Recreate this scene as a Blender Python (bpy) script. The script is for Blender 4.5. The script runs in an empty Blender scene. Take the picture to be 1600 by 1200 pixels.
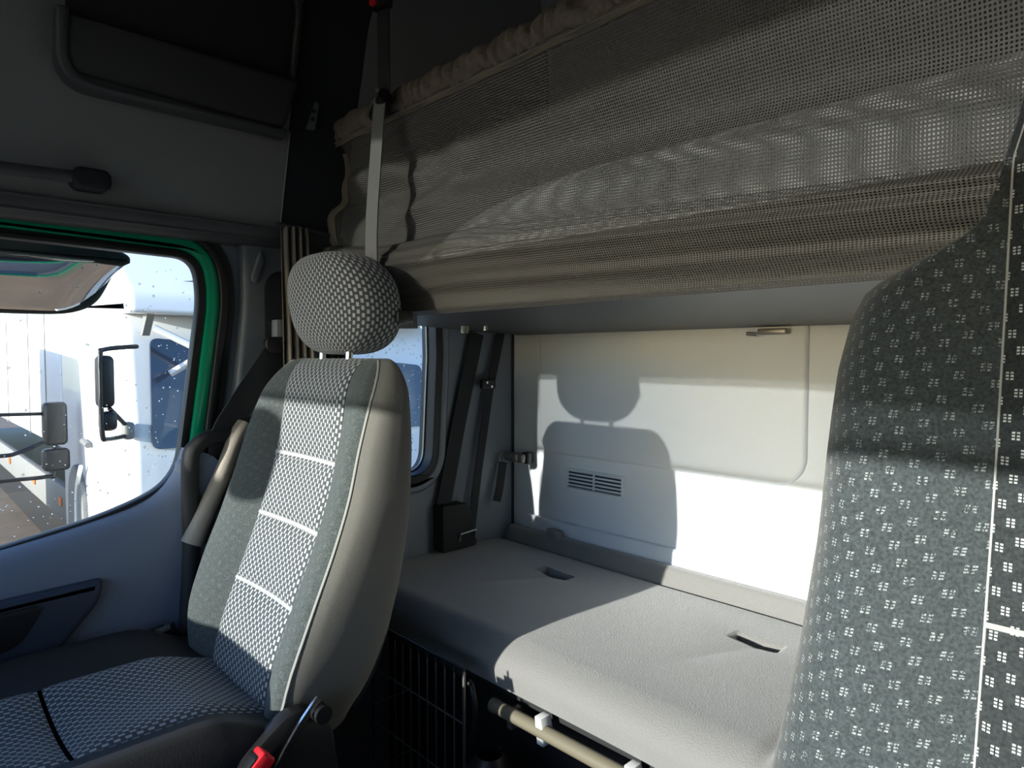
import bpy, bmesh, math, random
from mathutils import Vector, Matrix
from mathutils.geometry import tessellate_polygon
random.seed(7)
S = bpy.context.scene
C = S.collection
R = math.radians

# ------------------------------------------------------------------ camera
cam = bpy.data.objects.new('camera', bpy.data.cameras.new('camera'))
C.objects.link(cam)
cam.location = (0, 0, 1.2)
cam.rotation_euler = (R(90 - 2.4), 0, R(46.4))
cam.data.sensor_width = 36
cam.data.lens = 36 * 1035 / 1600
cam.data.clip_start = 0.02
S.camera = cam

# ------------------------------------------------------------------ sky, sun, exposure
SUN_DIR = Vector((0.0, 1.0, -0.235)).normalized()          # direction the light travels
w = bpy.data.worlds.new('sky'); S.world = w; w.use_nodes = True
nt = w.node_tree
sky = nt.nodes.new('ShaderNodeTexSky'); sky.sky_type = 'NISHITA'
sky.sun_disc = False
sky.sun_elevation = R(13.2)
sky.sun_rotation = R(180)
sky.air_density = 1.0; sky.dust_density = 0.5; sky.ozone_density = 1.5
bg = nt.nodes['Background']; bg.inputs['Strength'].default_value = 0.45
tint = nt.nodes.new('ShaderNodeMix'); tint.data_type = 'RGBA'; tint.blend_type = 'MULTIPLY'; tint.inputs['Factor'].default_value = 1.0
tint.inputs['B'].default_value = (.82, .96, 1.26, 1)
nt.links.new(sky.outputs[0], tint.inputs['A']); nt.links.new(tint.outputs['Result'], bg.inputs[0])
sl = bpy.data.lights.new('sun', 'SUN'); sl.energy = 10.0; sl.angle = R(0.7); sl.color = (1.0, 0.95, 0.88)
so = bpy.data.objects.new('sun', sl); C.objects.link(so)
so.location = (0, -6, 4)
so.rotation_euler = SUN_DIR.to_track_quat('-Z', 'Y').to_euler()
vs = S.view_settings
vs.view_transform = 'Standard'; vs.look = 'None'; vs.gamma = 1.0; vs.use_curve_mapping = False
vs.exposure = 0.0
S.cycles.max_bounces = 10
S.cycles.transparent_max_bounces = 16
S.cycles.use_denoising = True
S.cycles.sample_clamp_indirect = 6

# ------------------------------------------------------------------ materials
def new_mat(name):
    m = bpy.data.materials.new(name); m.use_nodes = True
    return m, m.node_tree, m.node_tree.nodes['Principled BSDF']

def mat(name, col, rough=0.6, metal=0.0, bump=0.0, bscale=400.0, var=0.0, vscale=6.0, sheen=0.0, spec=0.5, coat=0.0):
    m, t, p = new_mat(name)
    p.inputs['Base Color'].default_value = (*col, 1)
    p.inputs['Roughness'].default_value = rough
    p.inputs['Metallic'].default_value = metal
    p.inputs['Specular IOR Level'].default_value = spec
    if sheen:
        p.inputs['Sheen Weight'].default_value = sheen
        p.inputs['Sheen Roughness'].default_value = 0.45
    if coat: p.inputs['Coat Weight'].default_value = coat
    tc = t.nodes.new('ShaderNodeTexCoord')
    if var:
        n = t.nodes.new('ShaderNodeTexNoise'); n.inputs['Scale'].default_value = vscale; n.inputs['Detail'].default_value = 5
        t.links.new(tc.outputs['Object'], n.inputs['Vector'])
        mx = t.nodes.new('ShaderNodeMix'); mx.data_type = 'RGBA'
        mx.inputs['A'].default_value = (*[c * (1 - var) for c in col], 1)
        mx.inputs['B'].default_value = (*[min(1, c * (1 + var)) for c in col], 1)
        t.links.new(n.outputs['Fac'], mx.inputs['Factor']); t.links.new(mx.outputs['Result'], p.inputs['Base Color'])
    if bump:
        n = t.nodes.new('ShaderNodeTexNoise'); n.inputs['Scale'].default_value = bscale; n.inputs['Detail'].default_value = 3
        t.links.new(tc.outputs['Object'], n.inputs['Vector'])
        b = t.nodes.new('ShaderNodeBump'); b.inputs['Strength'].default_value = bump; b.inputs['Distance'].default_value = 0.002
        t.links.new(n.outputs['Fac'], b.inputs['Height']); t.links.new(b.outputs['Normal'], p.inputs['Normal'])
    return m

class NT:
    def __init__(s, t): s.t = t
    def __call__(s, op, a, b=None, c=None):
        n = s.t.nodes.new('ShaderNodeMath'); n.operation = op
        for i, v in enumerate((a, b, c)):
            if v is None: continue
            if isinstance(v, (int, float)): n.inputs[i].default_value = v
            else: s.t.links.new(v, n.inputs[i])
        return n.outputs[0]
    def uv(s):
        n = s.t.nodes.new('ShaderNodeUVMap'); x = s.t.nodes.new('ShaderNodeSeparateXYZ')
        s.t.links.new(n.outputs[0], x.inputs[0]); return x.outputs[0], x.outputs[1]
    def mix(s, f, a, b):
        n = s.t.nodes.new('ShaderNodeMix'); n.data_type = 'RGBA'
        s.t.links.new(f, n.inputs['Factor'])
        n.inputs['A'].default_value = (*a, 1); n.inputs['B'].default_value = (*b, 1)
        return n.outputs['Result']

def fabric_bump(t, p, f, scale=900, strength=0.4):
    tc = t.nodes.new('ShaderNodeTexCoord')
    n = t.nodes.new('ShaderNodeTexNoise'); n.inputs['Scale'].default_value = scale
    t.links.new(tc.outputs['Object'], n.inputs['Vector'])
    b = t.nodes.new('ShaderNodeBump'); b.inputs['Strength'].default_value = strength; b.inputs['Distance'].default_value = 0.0015
    h = n.outputs['Fac']
    if f is not None:
        q = NT(t); h = q('ADD', h, q('MULTIPLY', f, 0.8))
    t.links.new(h, b.inputs['Height']); t.links.new(b.outputs['Normal'], p.inputs['Normal'])

def dash_mat(name, base, dash, px=0.0085, py=0.0150):
    """woven upholstery with staggered light dashes"""
    m, t, p = new_mat(name); q = NT(t); u, v = q.uv()
    cu = q('DIVIDE', u, px); col = q('FLOOR', cu); fu = q('FRACT', cu)
    fv = q('FRACT', q('ADD', q('DIVIDE', v, py), q('MULTIPLY', col, 0.5)))
    k = q('MULTIPLY', q('MULTIPLY', q('GREATER_THAN', fu, 0.22), q('LESS_THAN', fu, 0.78)),
          q('MULTIPLY', q('GREATER_THAN', fv, 0.1), q('LESS_THAN', fv, 0.66)))
    t.links.new(q.mix(k, base, dash), p.inputs['Base Color'])
    p.inputs['Roughness'].default_value = 0.85; p.inputs['Specular IOR Level'].default_value = 0.2
    p.inputs['Sheen Weight'].default_value = 0.15
    fabric_bump(t, p, k, 1500, 0.3)
    return m

def cluster_mat(name, base, dot, P=0.0057, V=0.029, sheen=0.2, fuzz=0.0):
    """velour with clusters of two by three small light dots"""
    m, t, p = new_mat(name); q = NT(t); u, v = q.uv()
    cu = q('DIVIDE', u, P); col = q('FLOOR', cu); fu = q('FRACT', cu)
    fv = q('FRACT', q('ADD', q('DIVIDE', v, V), q('MULTIPLY', col, 0.4)))
    d2 = q('FRACT', q('MULTIPLY', fu, 2.0))
    r3 = q('MULTIPLY', fv, 13.5)
    fr = q('FRACT', r3)
    k = q('MULTIPLY', q('MULTIPLY', q('GREATER_THAN', d2, 0.2), q('LESS_THAN', d2, 0.85)),
          q('MULTIPLY', q('LESS_THAN', r3, 3.0), q('MULTIPLY', q('GREATER_THAN', fr, 0.22), q('LESS_THAN', fr, 0.82))))
    if fuzz:
        tc = t.nodes.new('ShaderNodeTexCoord')
        n = t.nodes.new('ShaderNodeTexNoise'); n.inputs['Scale'].default_value = 700; n.inputs['Detail'].default_value = 2
        t.links.new(tc.outputs['Object'], n.inputs['Vector'])
        k = q('MULTIPLY', k, q('MULTIPLY', q('GREATER_THAN', n.outputs['Fac'], 0.47), fuzz))
    tc2 = t.nodes.new('ShaderNodeTexCoord')
    n2 = t.nodes.new('ShaderNodeTexNoise'); n2.inputs['Scale'].default_value = 420; n2.inputs['Detail'].default_value = 4
    t.links.new(tc2.outputs['Object'], n2.inputs['Vector'])
    mr = t.nodes.new('ShaderNodeMapRange'); mr.inputs['From Min'].default_value = .3; mr.inputs['From Max'].default_value = .7
    mr.inputs['To Min'].default_value = .62; mr.inputs['To Max'].default_value = 1.38
    t.links.new(n2.outputs['Fac'], mr.inputs['Value'])
    ml = t.nodes.new('ShaderNodeVectorMath'); ml.operation = 'SCALE'
    t.links.new(q.mix(k, base, dot), ml.inputs[0]); t.links.new(mr.outputs[0], ml.inputs['Scale'])
    t.links.new(ml.outputs[0], p.inputs['Base Color'])
    p.inputs['Roughness'].default_value = 0.9; p.inputs['Specular IOR Level'].default_value = 0.15
    p.inputs['Sheen Weight'].default_value = sheen
    fabric_bump(t, p, None, 1400, 0.35)
    return m

def mesh_mat(name, col, px, py, tw, alpha_floor=0.0):
    """open woven net: threads with see-through holes"""
    m, t, p = new_mat(name); q = NT(t); u, v = q.uv()
    fu = q('FRACT', q('DIVIDE', u, px)); fv = q('FRACT', q('DIVIDE', v, py))
    k = q('MAXIMUM', q('LESS_THAN', fu, tw), q('LESS_THAN', fv, tw))
    if alpha_floor: k = q('MAXIMUM', k, alpha_floor)
    p.inputs['Base Color'].default_value = (*col, 1)
    p.inputs['Roughness'].default_value = 0.6
    p.inputs['Specular IOR Level'].default_value = 0.35
    t.links.new(k, p.inputs['Alpha'])
    return m

def thin_glass(name, tint=(0.93, 0.96, 0.96), refl=0.06):
    m = bpy.data.materials.new(name); m.use_nodes = True; t = m.node_tree
    for n in list(t.nodes): t.nodes.remove(n)
    o = t.nodes.new('ShaderNodeOutputMaterial'); tr = t.nodes.new('ShaderNodeBsdfTransparent')
    g = t.nodes.new('ShaderNodeBsdfGlossy'); g.inputs['Roughness'].default_value = 0.01
    tr.inputs[0].default_value = (*tint, 1)
    mx = t.nodes.new('ShaderNodeMixShader'); mx.inputs[0].default_value = refl
    t.links.new(tr.outputs[0], mx.inputs[1]); t.links.new(g.outputs[0], mx.inputs[2]); t.links.new(mx.outputs[0], o.inputs[0])
    return m

def blind_mat(name, trans):
    m = bpy.data.materials.new(name); m.use_nodes = True; t = m.node_tree
    for n in list(t.nodes): t.nodes.remove(n)
    o = t.nodes.new('ShaderNodeOutputMaterial'); tr = t.nodes.new('ShaderNodeBsdfTransparent')
    d = t.nodes.new('ShaderNodeBsdfDiffuse'); d.inputs[0].default_value = (.05, .05, .05, 1)
    mx = t.nodes.new('ShaderNodeMixShader'); mx.inputs[0].default_value = 1 - trans
    t.links.new(tr.outputs[0], mx.inputs[1]); t.links.new(d.outputs[0], mx.inputs[2]); t.links.new(mx.outputs[0], o.inputs[0])
    return m

M = {}
M['wall_light'] = mat('light grey moulded wall', (.76, .79, .82), .55, bump=.25, bscale=550, var=.03)
M['wall_grey'] = mat('grey moulded wall', (.24, .265, .30), .5, bump=.2, bscale=550, var=.03)
M['pillar'] = mat('grey pillar trim', (.15, .165, .18), .5, bump=.2, bscale=500, var=.03)
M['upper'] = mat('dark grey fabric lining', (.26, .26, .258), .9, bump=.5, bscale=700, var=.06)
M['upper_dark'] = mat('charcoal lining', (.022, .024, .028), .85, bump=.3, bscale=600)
M['pocket'] = mat('charcoal pocket plastic', (.05, .05, .05), .6, bump=.2, bscale=500)
M['trim'] = mat('dark grey trim', (.075, .075, .08), .5, bump=.15, bscale=500)
M['floor'] = mat('black rubber floor', (.02, .02, .022), .8, bump=.4, bscale=120, var=.2)
M['door'] = mat('blue grey door panel', (.16, .185, .245), .5, bump=.2, bscale=600, var=.03)
M['door_dark'] = mat('dark blue grey armrest plastic', (.035, .045, .07), .5, bump=.2, bscale=600)
M['green'] = mat('green truck paint', (.0, .38, .18), .25, coat=.6)
M['rubber'] = mat('black rubber seal', (.012, .012, .012), .5)
M['black'] = mat('black plastic', (.012, .012, .013), .4)
M['black_soft'] = mat('matt black plastic', (.02, .02, .021), .7, bump=.2)
M['chrome'] = mat('bright steel', (.7, .7, .7), .22, metal=1.0)
M['steel'] = mat('dull steel', (.32, .31, .29), .4, metal=.8)
M['bunk_pad'] = mat('charcoal upper mattress', (.035, .034, .032), .9, bump=.4)
M['bed_sheet'] = mat('light grey upper mattress', (.78, .78, .76), .9, bump=.4)
M['rail'] = mat('olive brown painted tube', (.17, .15, .105), .5)
M['white_plastic'] = mat('white plastic', (.75, .75, .74), .4)
M['red'] = mat('red plastic', (.75, .02, .03), .35)
M['webbing'] = mat('black belt webbing', (.022, .023, .026), .7, bump=.4, bscale=900)
M['webbing_grey'] = mat('grey belt webbing', (.20, .20, .19), .7, bump=.4, bscale=900)
M['dash'] = dash_mat('slate weave with light dashes', (.06, .068, .074), (.40, .41, .41))
M['seam'] = mat('pale seam cloth', (.38, .38, .37), .9, bump=.3)
M['velour'] = cluster_mat('grey green velour', (.062, .072, .071), (.115, .13, .128), P=.008, V=.034, sheen=.2, fuzz=.8)
M['shell'] = mat('grey brown side cloth', (.13, .124, .11), .9, bump=.4, bscale=1100, sheen=.1)
M['piping'] = mat('light piping', (.3, .3, .28), .8)
M['dots'] = cluster_mat('black velour with dot clusters', (.03, .035, .037), (.50, .52, .52))
M['dots_faint'] = cluster_mat('slate velour with faint dot clusters', (.05, .060, .064), (.32, .35, .355), fuzz=.9, sheen=.22)
M['mattress'] = mat('grey brown mattress cloth', (.215, .208, .198), .92, bump=.9, bscale=420, var=.10, vscale=500, sheen=.6)
M['net'] = mesh_mat('taupe net', (.135, .128, .112), .0043, .0043, .46)
M['hem'] = mat('taupe ruched hem', (.17, .14, .11), .8, bump=.3, bscale=300)
M['band'] = mat('taupe binding', (.19, .16, .115), .8, bump=.3, bscale=600)
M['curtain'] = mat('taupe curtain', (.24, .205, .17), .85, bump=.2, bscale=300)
M['sleeve'] = mat('beige vinyl', (.30, .26, .215), .6, bump=.3, bscale=250)
M['glass'] = thin_glass('clear window glass')
M['dark_glass'] = mat('dark windscreen', (.03, .05, .09), .08, spec=.8)
M['mirror'] = mat('mirror glass', (.80, .74, .68), .02, metal=1.0)
M['blind'] = blind_mat('dark mesh sun blind', .40)
M['white_paint'] = mat('white vehicle paint', (.82, .83, .84), .3, coat=.4, var=.02)
M['grey_paint'] = mat('grey chassis paint', (.24, .24, .23), .6, var=.1)
M['orange'] = mat('orange reflector', (.8, .2, .03), .3)
M['ground'] = mat('wet brown gravel', (.24, .175, .12), .8, bump=.5, bscale=25, var=.35, vscale=2.5)
M['drops'] = mat('water droplets', (.9, .93, .96), .05)
_p = M['drops'].node_tree.nodes['Principled BSDF']
_p.inputs['Transmission Weight'].default_value = 1.0; _p.inputs['IOR'].default_value = 1.33

# ------------------------------------------------------------------ mesh helpers
def finish(me, m, smooth=True, angle=40):
    me.materials.append(m if not isinstance(m, str) else M[m])
    if smooth:
        me.polygons.foreach_set('use_smooth', [True] * len(me.polygons))
        if angle: me.set_sharp_from_angle(angle=R(angle))
    me.update()

def link(name, me, parent=None):
    o = bpy.data.objects.new(name, me); C.objects.link(o)
    if parent is not None: o.parent = parent
    return o

def from_bm(name, bm, m, parent=None, smooth=True, angle=40):
    me = bpy.data.meshes.new(name)
    bmesh.ops.recalc_face_normals(bm, faces=bm.faces)
    bm.to_mesh(me); bm.free()
    finish(me, m, smooth, angle)
    return link(name, me, parent)

def thing(name, label, cat, loc=(0, 0, 0), group=None):
    o = bpy.data.objects.new(name, None); C.objects.link(o)
    o.empty_display_size = 0.05
    o['label'] = label; o['category'] = cat
    if group: o['group'] = group
    return o

def tag(o, label, cat, group=None):
    o['label'] = label; o['category'] = cat
    if group: o['group'] = group
    return o

def struct(o, label=None, cat=None):
    o['kind'] = 'structure'
    if label: o['label'] = label
    if cat: o['category'] = cat
    return o

def bm_box(bm, a, b, bev=0.0, seg=2):
    """axis aligned box from corner a to corner b"""
    r = bmesh.ops.create_cube(bm, size=1.0)
    vs_ = r['verts']
    for v in vs_:
        v.co = Vector([a[i] + (b[i] - a[i]) * (v.co[i] + .5) for i in range(3)])
    if bev:
        es = list({e for v in vs_ for e in v.link_edges})
        bmesh.ops.bevel(bm, geom=es, offset=bev, segments=seg, profile=.5, affect='EDGES')

def box(name, a, b, m, parent=None, bev=0.0, seg=2):
    bm = bmesh.new(); bm_box(bm, a, b, bev, seg)
    return from_bm(name, bm, m, parent)

def prism(name, pts, axis, lo, hi, m, parent=None, bev=0.0, seg=2, holes=(), angle=40):
    """polygon pts (2-D) extruded along axis from lo to hi; holes are 2-D polygons cut through"""
    def to3(p, h):
        return {'x': (h, p[0], p[1]), 'y': (p[0], h, p[1]), 'z': (p[0], p[1], h)}[axis]
    loops = [pts, *holes]
    flat = [p for l in loops for p in l]
    n = len(flat)
    tris = tessellate_polygon([[Vector((p[0], p[1], 0)) for p in l] for l in loops])
    bm = bmesh.new()
    A = [bm.verts.new(to3(p, lo)) for p in flat]; B = [bm.verts.new(to3(p, hi)) for p in flat]
    for t in tris:
        try:
            bm.faces.new([A[i] for i in t]); bm.faces.new([B[i] for i in reversed(t)])
        except ValueError: pass
    k = 0
    for l in loops:
        for i in range(len(l)):
            a, b = k + i, k + (i + 1) % len(l)
            bm.faces.new((A[a], A[b], B[b], B[a]))
        k += len(l)
    if bev:
        bmesh.ops.recalc_face_normals(bm, faces=bm.faces)
        es = [e for e in bm.edges if len(e.link_faces) == 2 and e.calc_face_angle(0) > R(50)
              and (e.verts[0] in B) == (e.verts[1] in B)]
        bmesh.ops.bevel(bm, geom=es, offset=bev, segments=seg, profile=.5, affect='EDGES')
    return from_bm(name, bm, m, parent, True, angle)

def catmull(pts, n=8, closed=False):
    P = [Vector(p) for p in pts]; out = []
    N = len(P)
    rng = range(N if closed else N - 1)
    for i in rng:
        if closed: p0, p1, p2, p3 = P[i - 1], P[i], P[(i + 1) % N], P[(i + 2) % N]
        else: p0, p1, p2, p3 = P[max(i - 1, 0)], P[i], P[i + 1], P[min(i + 2, N - 1)]
        for k in range(n):
            t = k / n
            out.append(.5 * ((2 * p1) + (p2 - p0) * t + (2 * p0 - 5 * p1 + 4 * p2 - p3) * t * t + (3 * p1 - p0 - 3 * p2 + p3) * t ** 3))
    if not closed: out.append(P[-1])
    return out

def tube(name, path, r, m, parent=None, seg=10, closed=False, rfun=None, flat=None, cap=True):
    """tube along a path; flat=(w,t,normal) gives a rectangular ribbon instead"""
    P = [Vector(p) for p in path]; n = len(P)
    bm = bmesh.new(); rings = []
    ref = None
    for i, p in enumerate(P):
        a = P[i - 1] if (i or closed) else P[i]; b = P[(i + 1) % n] if (i < n - 1 or closed) else P[i]
        d = (b - a).normalized()
        if flat:
            w_, t_, nn = flat; nn = Vector(nn)
            s = d.cross(nn).normalized(); u = s.cross(d).normalized()
            off = [s * w_ / 2 + u * t_ / 2, s * -w_ / 2 + u * t_ / 2, s * -w_ / 2 - u * t_ / 2, s * w_ / 2 - u * t_ / 2]
            rings.append([bm.verts.new(p + o) for o in off])
        else:
            if ref is None:
                ref = d.orthogonal().normalized()
            ref = (ref - d * ref.dot(d)).normalized(); s = d.cross(ref)
            rr = rfun(i / (n - 1)) if rfun else r
            rings.append([bm.verts.new(p + (ref * math.cos(2 * math.pi * k / seg) + s * math.sin(2 * math.pi * k / seg)) * rr) for k in range(seg)])
    K = len(rings[0])
    for i in range(n if closed else n - 1):
        A, B = rings[i], rings[(i + 1) % n]
        for k in range(K): bm.faces.new((A[k], A[(k + 1) % K], B[(k + 1) % K], B[k]))
    if cap and not closed:
        bm.faces.new(rings[0]); bm.faces.new(rings[-1])
    return from_bm(name, bm, m, parent, True, 45)

def grid(name, pts, uv, m, parent=None, closed_u=False, thick=0.0, angle=None, smooth=True):
    """surface through rows of points with explicit uv in metres"""
    nr, nc = len(pts), len(pts[0])
    V = [tuple(p) for row in pts for p in row]; F = []
    for i in range(nr - 1):
        for j in range(nc - 1):
            F.append((i * nc + j, i * nc + j + 1, (i + 1) * nc + j + 1, (i + 1) * nc + j))
    me = bpy.data.meshes.new(name); me.from_pydata(V, [], F)
    if uv is not None:
        L = me.uv_layers.new(name='UVMap'); U = [x for row in uv for x in row]
        d = [0.0] * (2 * len(me.loops))
        vi = [0] * len(me.loops); me.loops.foreach_get('vertex_index', vi)
        for k, v in enumerate(vi): d[2 * k], d[2 * k + 1] = U[v]
        L.data.foreach_set('uv', d)
    finish(me, m, smooth, angle)
    o = link(name, me, parent)
    if thick:
        md = o.modifiers.new('thickness', 'SOLIDIFY'); md.thickness = thick; md.offset = 0
    return o

def rrect(x0, x1, y0, y1, r, n=8):
    """rounded rectangle, r may be one radius or (lower left, lower right, upper right, upper left)"""
    rs = r if isinstance(r, (tuple, list)) else (r,) * 4
    out = []
    for (cx, cy, a0, q) in ((x0, y0, 180, rs[0]), (x1, y0, 270, rs[1]), (x1, y1, 0, rs[2]), (x0, y1, 90, rs[3])):
        sx = 1 if cx == x0 else -1; sy = 1 if cy == y0 else -1
        for k in range(n + 1):
            a = R(a0 + 90 * k / n)
            out.append((cx + sx * q + q * math.cos(a), cy + sy * q + q * math.sin(a)))
    return out

def round_poly(pts, radii, n=8):
    """polygon with rounded corners"""
    out = []; N = len(pts)
    for i in range(N):
        p = Vector(pts[i]); a = Vector(pts[i - 1]) - p; b = Vector(pts[(i + 1) % N]) - p
        r = radii[i]
        if r <= 0: out.append(tuple(p)); continue
        la, lb = a.length, b.length
        d = min(r, la * .49, lb * .49)
        s = p + a.normalized() * d; e = p + b.normalized() * d
        for k in range(n + 1):
            t = k / n
            q = s * (1 - t) ** 2 + p * 2 * t * (1 - t) + e * t * t
            out.append(tuple(q))
    return out

def offset_poly(pts, d):
    """offset a counter-clockwise polygon outward by d"""
    out = []; N = len(pts)
    for i in range(N):
        a = Vector(pts[i - 1]); p = Vector(pts[i]); b = Vector(pts[(i + 1) % N])
        e1 = (p - a); e2 = (b - p)
        if e1.length < 1e-6: e1 = e2
        if e2.length < 1e-6: e2 = e1
        n1 = Vector((e1.y, -e1.x)).normalized(); n2 = Vector((e2.y, -e2.x)).normalized()
        nn = (n1 + n2).normalized(); c = max(.4, nn.dot(n1))
        out.append(tuple(p + nn * d / c))
    return out

def ccw(p):
    a = sum(p[i - 1][0] * p[i][1] - p[i][0] * p[i - 1][1] for i in range(len(p)))
    return p if a > 0 else p[::-1]

def lerp_tab(tab, z):
    """piecewise smooth table lookup, tab sorted by first value"""
    if z <= tab[0][0]: return tab[0][1]
    for (a, va), (b, vb) in zip(tab, tab[1:]):
        if z <= b:
            t = (z - a) / (b - a); return va + (vb - va) * t
    return tab[-1][1]

def smooth_tab(tab, z, h=.03):
    return (lerp_tab(tab, z - h) + 2 * lerp_tab(tab, z) + lerp_tab(tab, z + h)) / 4

def sstep(a, b, x):
    t = max(0, min(1, (x - a) / (b - a))); return t * t * (3 - 2 * t)

# ================================================================== THE CAB SHELL
XL, XR, YF, YB, ZC = -1.55, 0.62, -0.66, 1.48, 2.2
struct(box('floor', (XL - .05, YF, -.06), (XR + .05, YB, 0), 'floor'))
struct(box('ceiling', (XL - .05, YF - .1, ZC), (XR + .05, YB + .05, ZC + .05), 'upper'))

# rear wall with its raised inner panel and lower ledge
wr = struct(box('wall_rear', (XL - .05, YB, -.05), (XR + .05, YB + .05, ZC), 'wall_light'))
prism('raised_panel', rrect(-1.42, -.605, .905, 1.30, (.055, .07, .02, .02)), 'y', YB - .014, YB + .01, 'wall_light', wr, bev=.011, seg=4)
prism('raised_panel', rrect(-.50, .50, .905, 1.30, .06), 'y', YB - .014, YB + .01, 'wall_light', wr, bev=.011, seg=4)
box('ledge', (-1.50, YB - .016, .60), (XR, YB + .01, .702), 'wall_light', wr, bev=.008)
tube('corner_joint', [(XL + .003, YB - .003, .60), (XL + .003, YB - .003, 1.30)], .004, 'rubber', wr, 6)
prism('upper_lining', ccw(round_poly([(YB + .005, 1.29), (YB - .012, 1.29), (YB - .02, 1.95), (YB - .25, ZC), (YB + .005, ZC)], [0, 0, .15, .1, 0])), 'x', XL, XR, 'upper', wr)

# passenger side wall: door opening and quarter window opening
WIN = ccw(round_poly([(-.42, 1.435), (.508, 1.418), (.519, 1.33), (.462, .925), (.33, .872), (-.42, .725)],
                     [.05, .09, .04, .10, .10, .05]))
DOOR_OPEN = ccw(round_poly([(-.50, 1.475), (.575, 1.475), (.583, 1.33), (.545, 1.0), (.50, .80), (.50, .05), (-.50, .05)],
                     [.03, .13, .05, .1, .1, .03, .03]))
QWIN = ccw(round_poly([(.80, 1.40), (1.17, 1.40), (1.175, 1.2), (1.155, .845), (.82, .845)], [.05, .05, 0, .085, .05]))
outer = [(YF, -.05), (YB, -.05), (YB, 1.49), (YF, 1.49)]
wl = struct(prism('wall_left', outer, 'x', XL - .035, XL, 'wall_grey', holes=[DOOR_OPEN, QWIN]))
prism('outer_skin', outer, 'x', XL - .06, XL - .036, 'green', wl, holes=[offset_poly(DOOR_OPEN, -.006), QWIN])
# the pillar between door and quarter window
pil = prism('pillar_cover', ccw(round_poly([(.60, 1.475), (.775, 1.475), (.775, .62), (.52, .62), (.565, .98), (.604, 1.33)], [.02, .02, .02, .02, .05, .05])),
            'x', XL - .002, XL + .035, 'pillar', wl, bev=.012, seg=3)
prism('pillar_inset', rrect(.648, .735, 1.14, 1.40, (.01, .01, .03, .045)), 'x', XL + .034, XL + .041, 'upper_dark', pil, bev=.003)
prism('pillar_boss', ccw([(p[0], p[1]) for p in round_poly([(.615, 1.375), (.632, 1.365), (.652, 1.42), (.64, 1.45)], [.01] * 4)]), 'x', XL + .03, XL + .042, 'pillar', pil, bev=.006, seg=3)
# bulge around the quarter window and its rubber seal
q1 = offset_poly(QWIN, .035)
prism('window_surround', q1, 'x', XL - .001, XL + .02, 'wall_grey', wl, bev=.014, seg=4, holes=[QWIN])
w1 = struct(prism('window_1', offset_poly(QWIN, .004), 'x', XL - .045, XL + .026, 'rubber', holes=[offset_poly(QWIN, -.022)], bev=.004),
            'quarter window behind the passenger seat', 'window')
prism('pane', offset_poly(QWIN, -.012), 'x', XL - .026, XL - .021, 'glass', w1)
prism('glass_edge', offset_poly(QWIN, -.021), 'x', XL - .02, XL - .014, 'steel', w1, holes=[offset_poly(QWIN, -.026)])

bm = bmesh.new()
for i in range(150):
    y, z, q = random.uniform(.95, 1.14), random.uniform(.9, 1.25), random.uniform(.0012, .003)
    g = bmesh.ops.create_icosphere(bm, subdivisions=1, radius=q)
    for v in g['verts']: v.co = Vector((XL - .0265 + (v.co.x * .5 if v.co.x < 0 else 0), y + v.co.y, z + v.co.z * 1.2))
qd = from_bm('water_drops', bm, 'drops', w1, True, None); qd['kind'] = 'stuff'
# upper side lining above the doors (leans inward)
def lean_panel(name, y0, y1, m, sgn=1, x0=XL, parent=None, z0=1.488):
    prof = [(0, z0), (.065, z0), (.13, 1.72), (.20, 1.95), (.34, ZC), (0, ZC)]
    pts = [(x0 + sgn * a, b) for a, b in prof]
    return prism(name, ccw(pts), 'y', y0, y1, m, parent)
ul = struct(lean_panel('wall_left_upper', YF, .672, 'upper'), 'dark grey fabric lining above the passenger door', 'wall lining')
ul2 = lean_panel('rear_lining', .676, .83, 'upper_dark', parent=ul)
lean_panel('berth_lining', .832, YB, 'upper', parent=ul)
def xw(z): return lerp_tab([(1.488, XL + .065), (1.72, XL + .13), (1.95, XL + .20), (2.2, XL + .34)], z)
tube('seam_strip', [(xw(z) + .001, .674, z) for z in (1.492, 1.6, 1.70)], .0017, 'seam', ul, seg=6)
# header trim above the door
tr = struct(prism('trim_1', ccw(round_poly([(XL - .01, 1.452), (XL + .045, 1.452), (XL + .075, 1.472), (XL + .08, 1.492), (XL - .01, 1.495)], [0, .01, .01, .005, 0], 4)), 'y', YF, .80, 'trim'))
tube('bead', [(XL + .066, YF, 1.466), (XL + .066, .80, 1.466)], .0035, 'trim', tr, seg=8)
tube('bead', [(XL + .080, YF, 1.489), (XL + .080, .80, 1.489)], .0035, 'trim', tr, seg=8)

# driver side wall (out of the frame)
wrt = struct(prism('wall_right', outer, 'x', XR, XR + .05, 'pillar'))  # window opening left out to keep light from this side out
d2 = struct(prism('door_2', rrect(-.5, .5, .05, 1.45, .08), 'x', XR - .03, XR, 'door', bev=.015), 'closed driver door outside the frame', 'door')
box('added_curtain', (XR - .045, -.45, .85), (XR - .031, .47, 1.44), 'curtain', d2, .005)  # added curtain, out of view, where side light is kept out
struct(lean_panel('wall_right_upper', YF, YB, 'upper_dark', -1, XR), 'charcoal lining above the driver door', 'wall lining')

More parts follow.
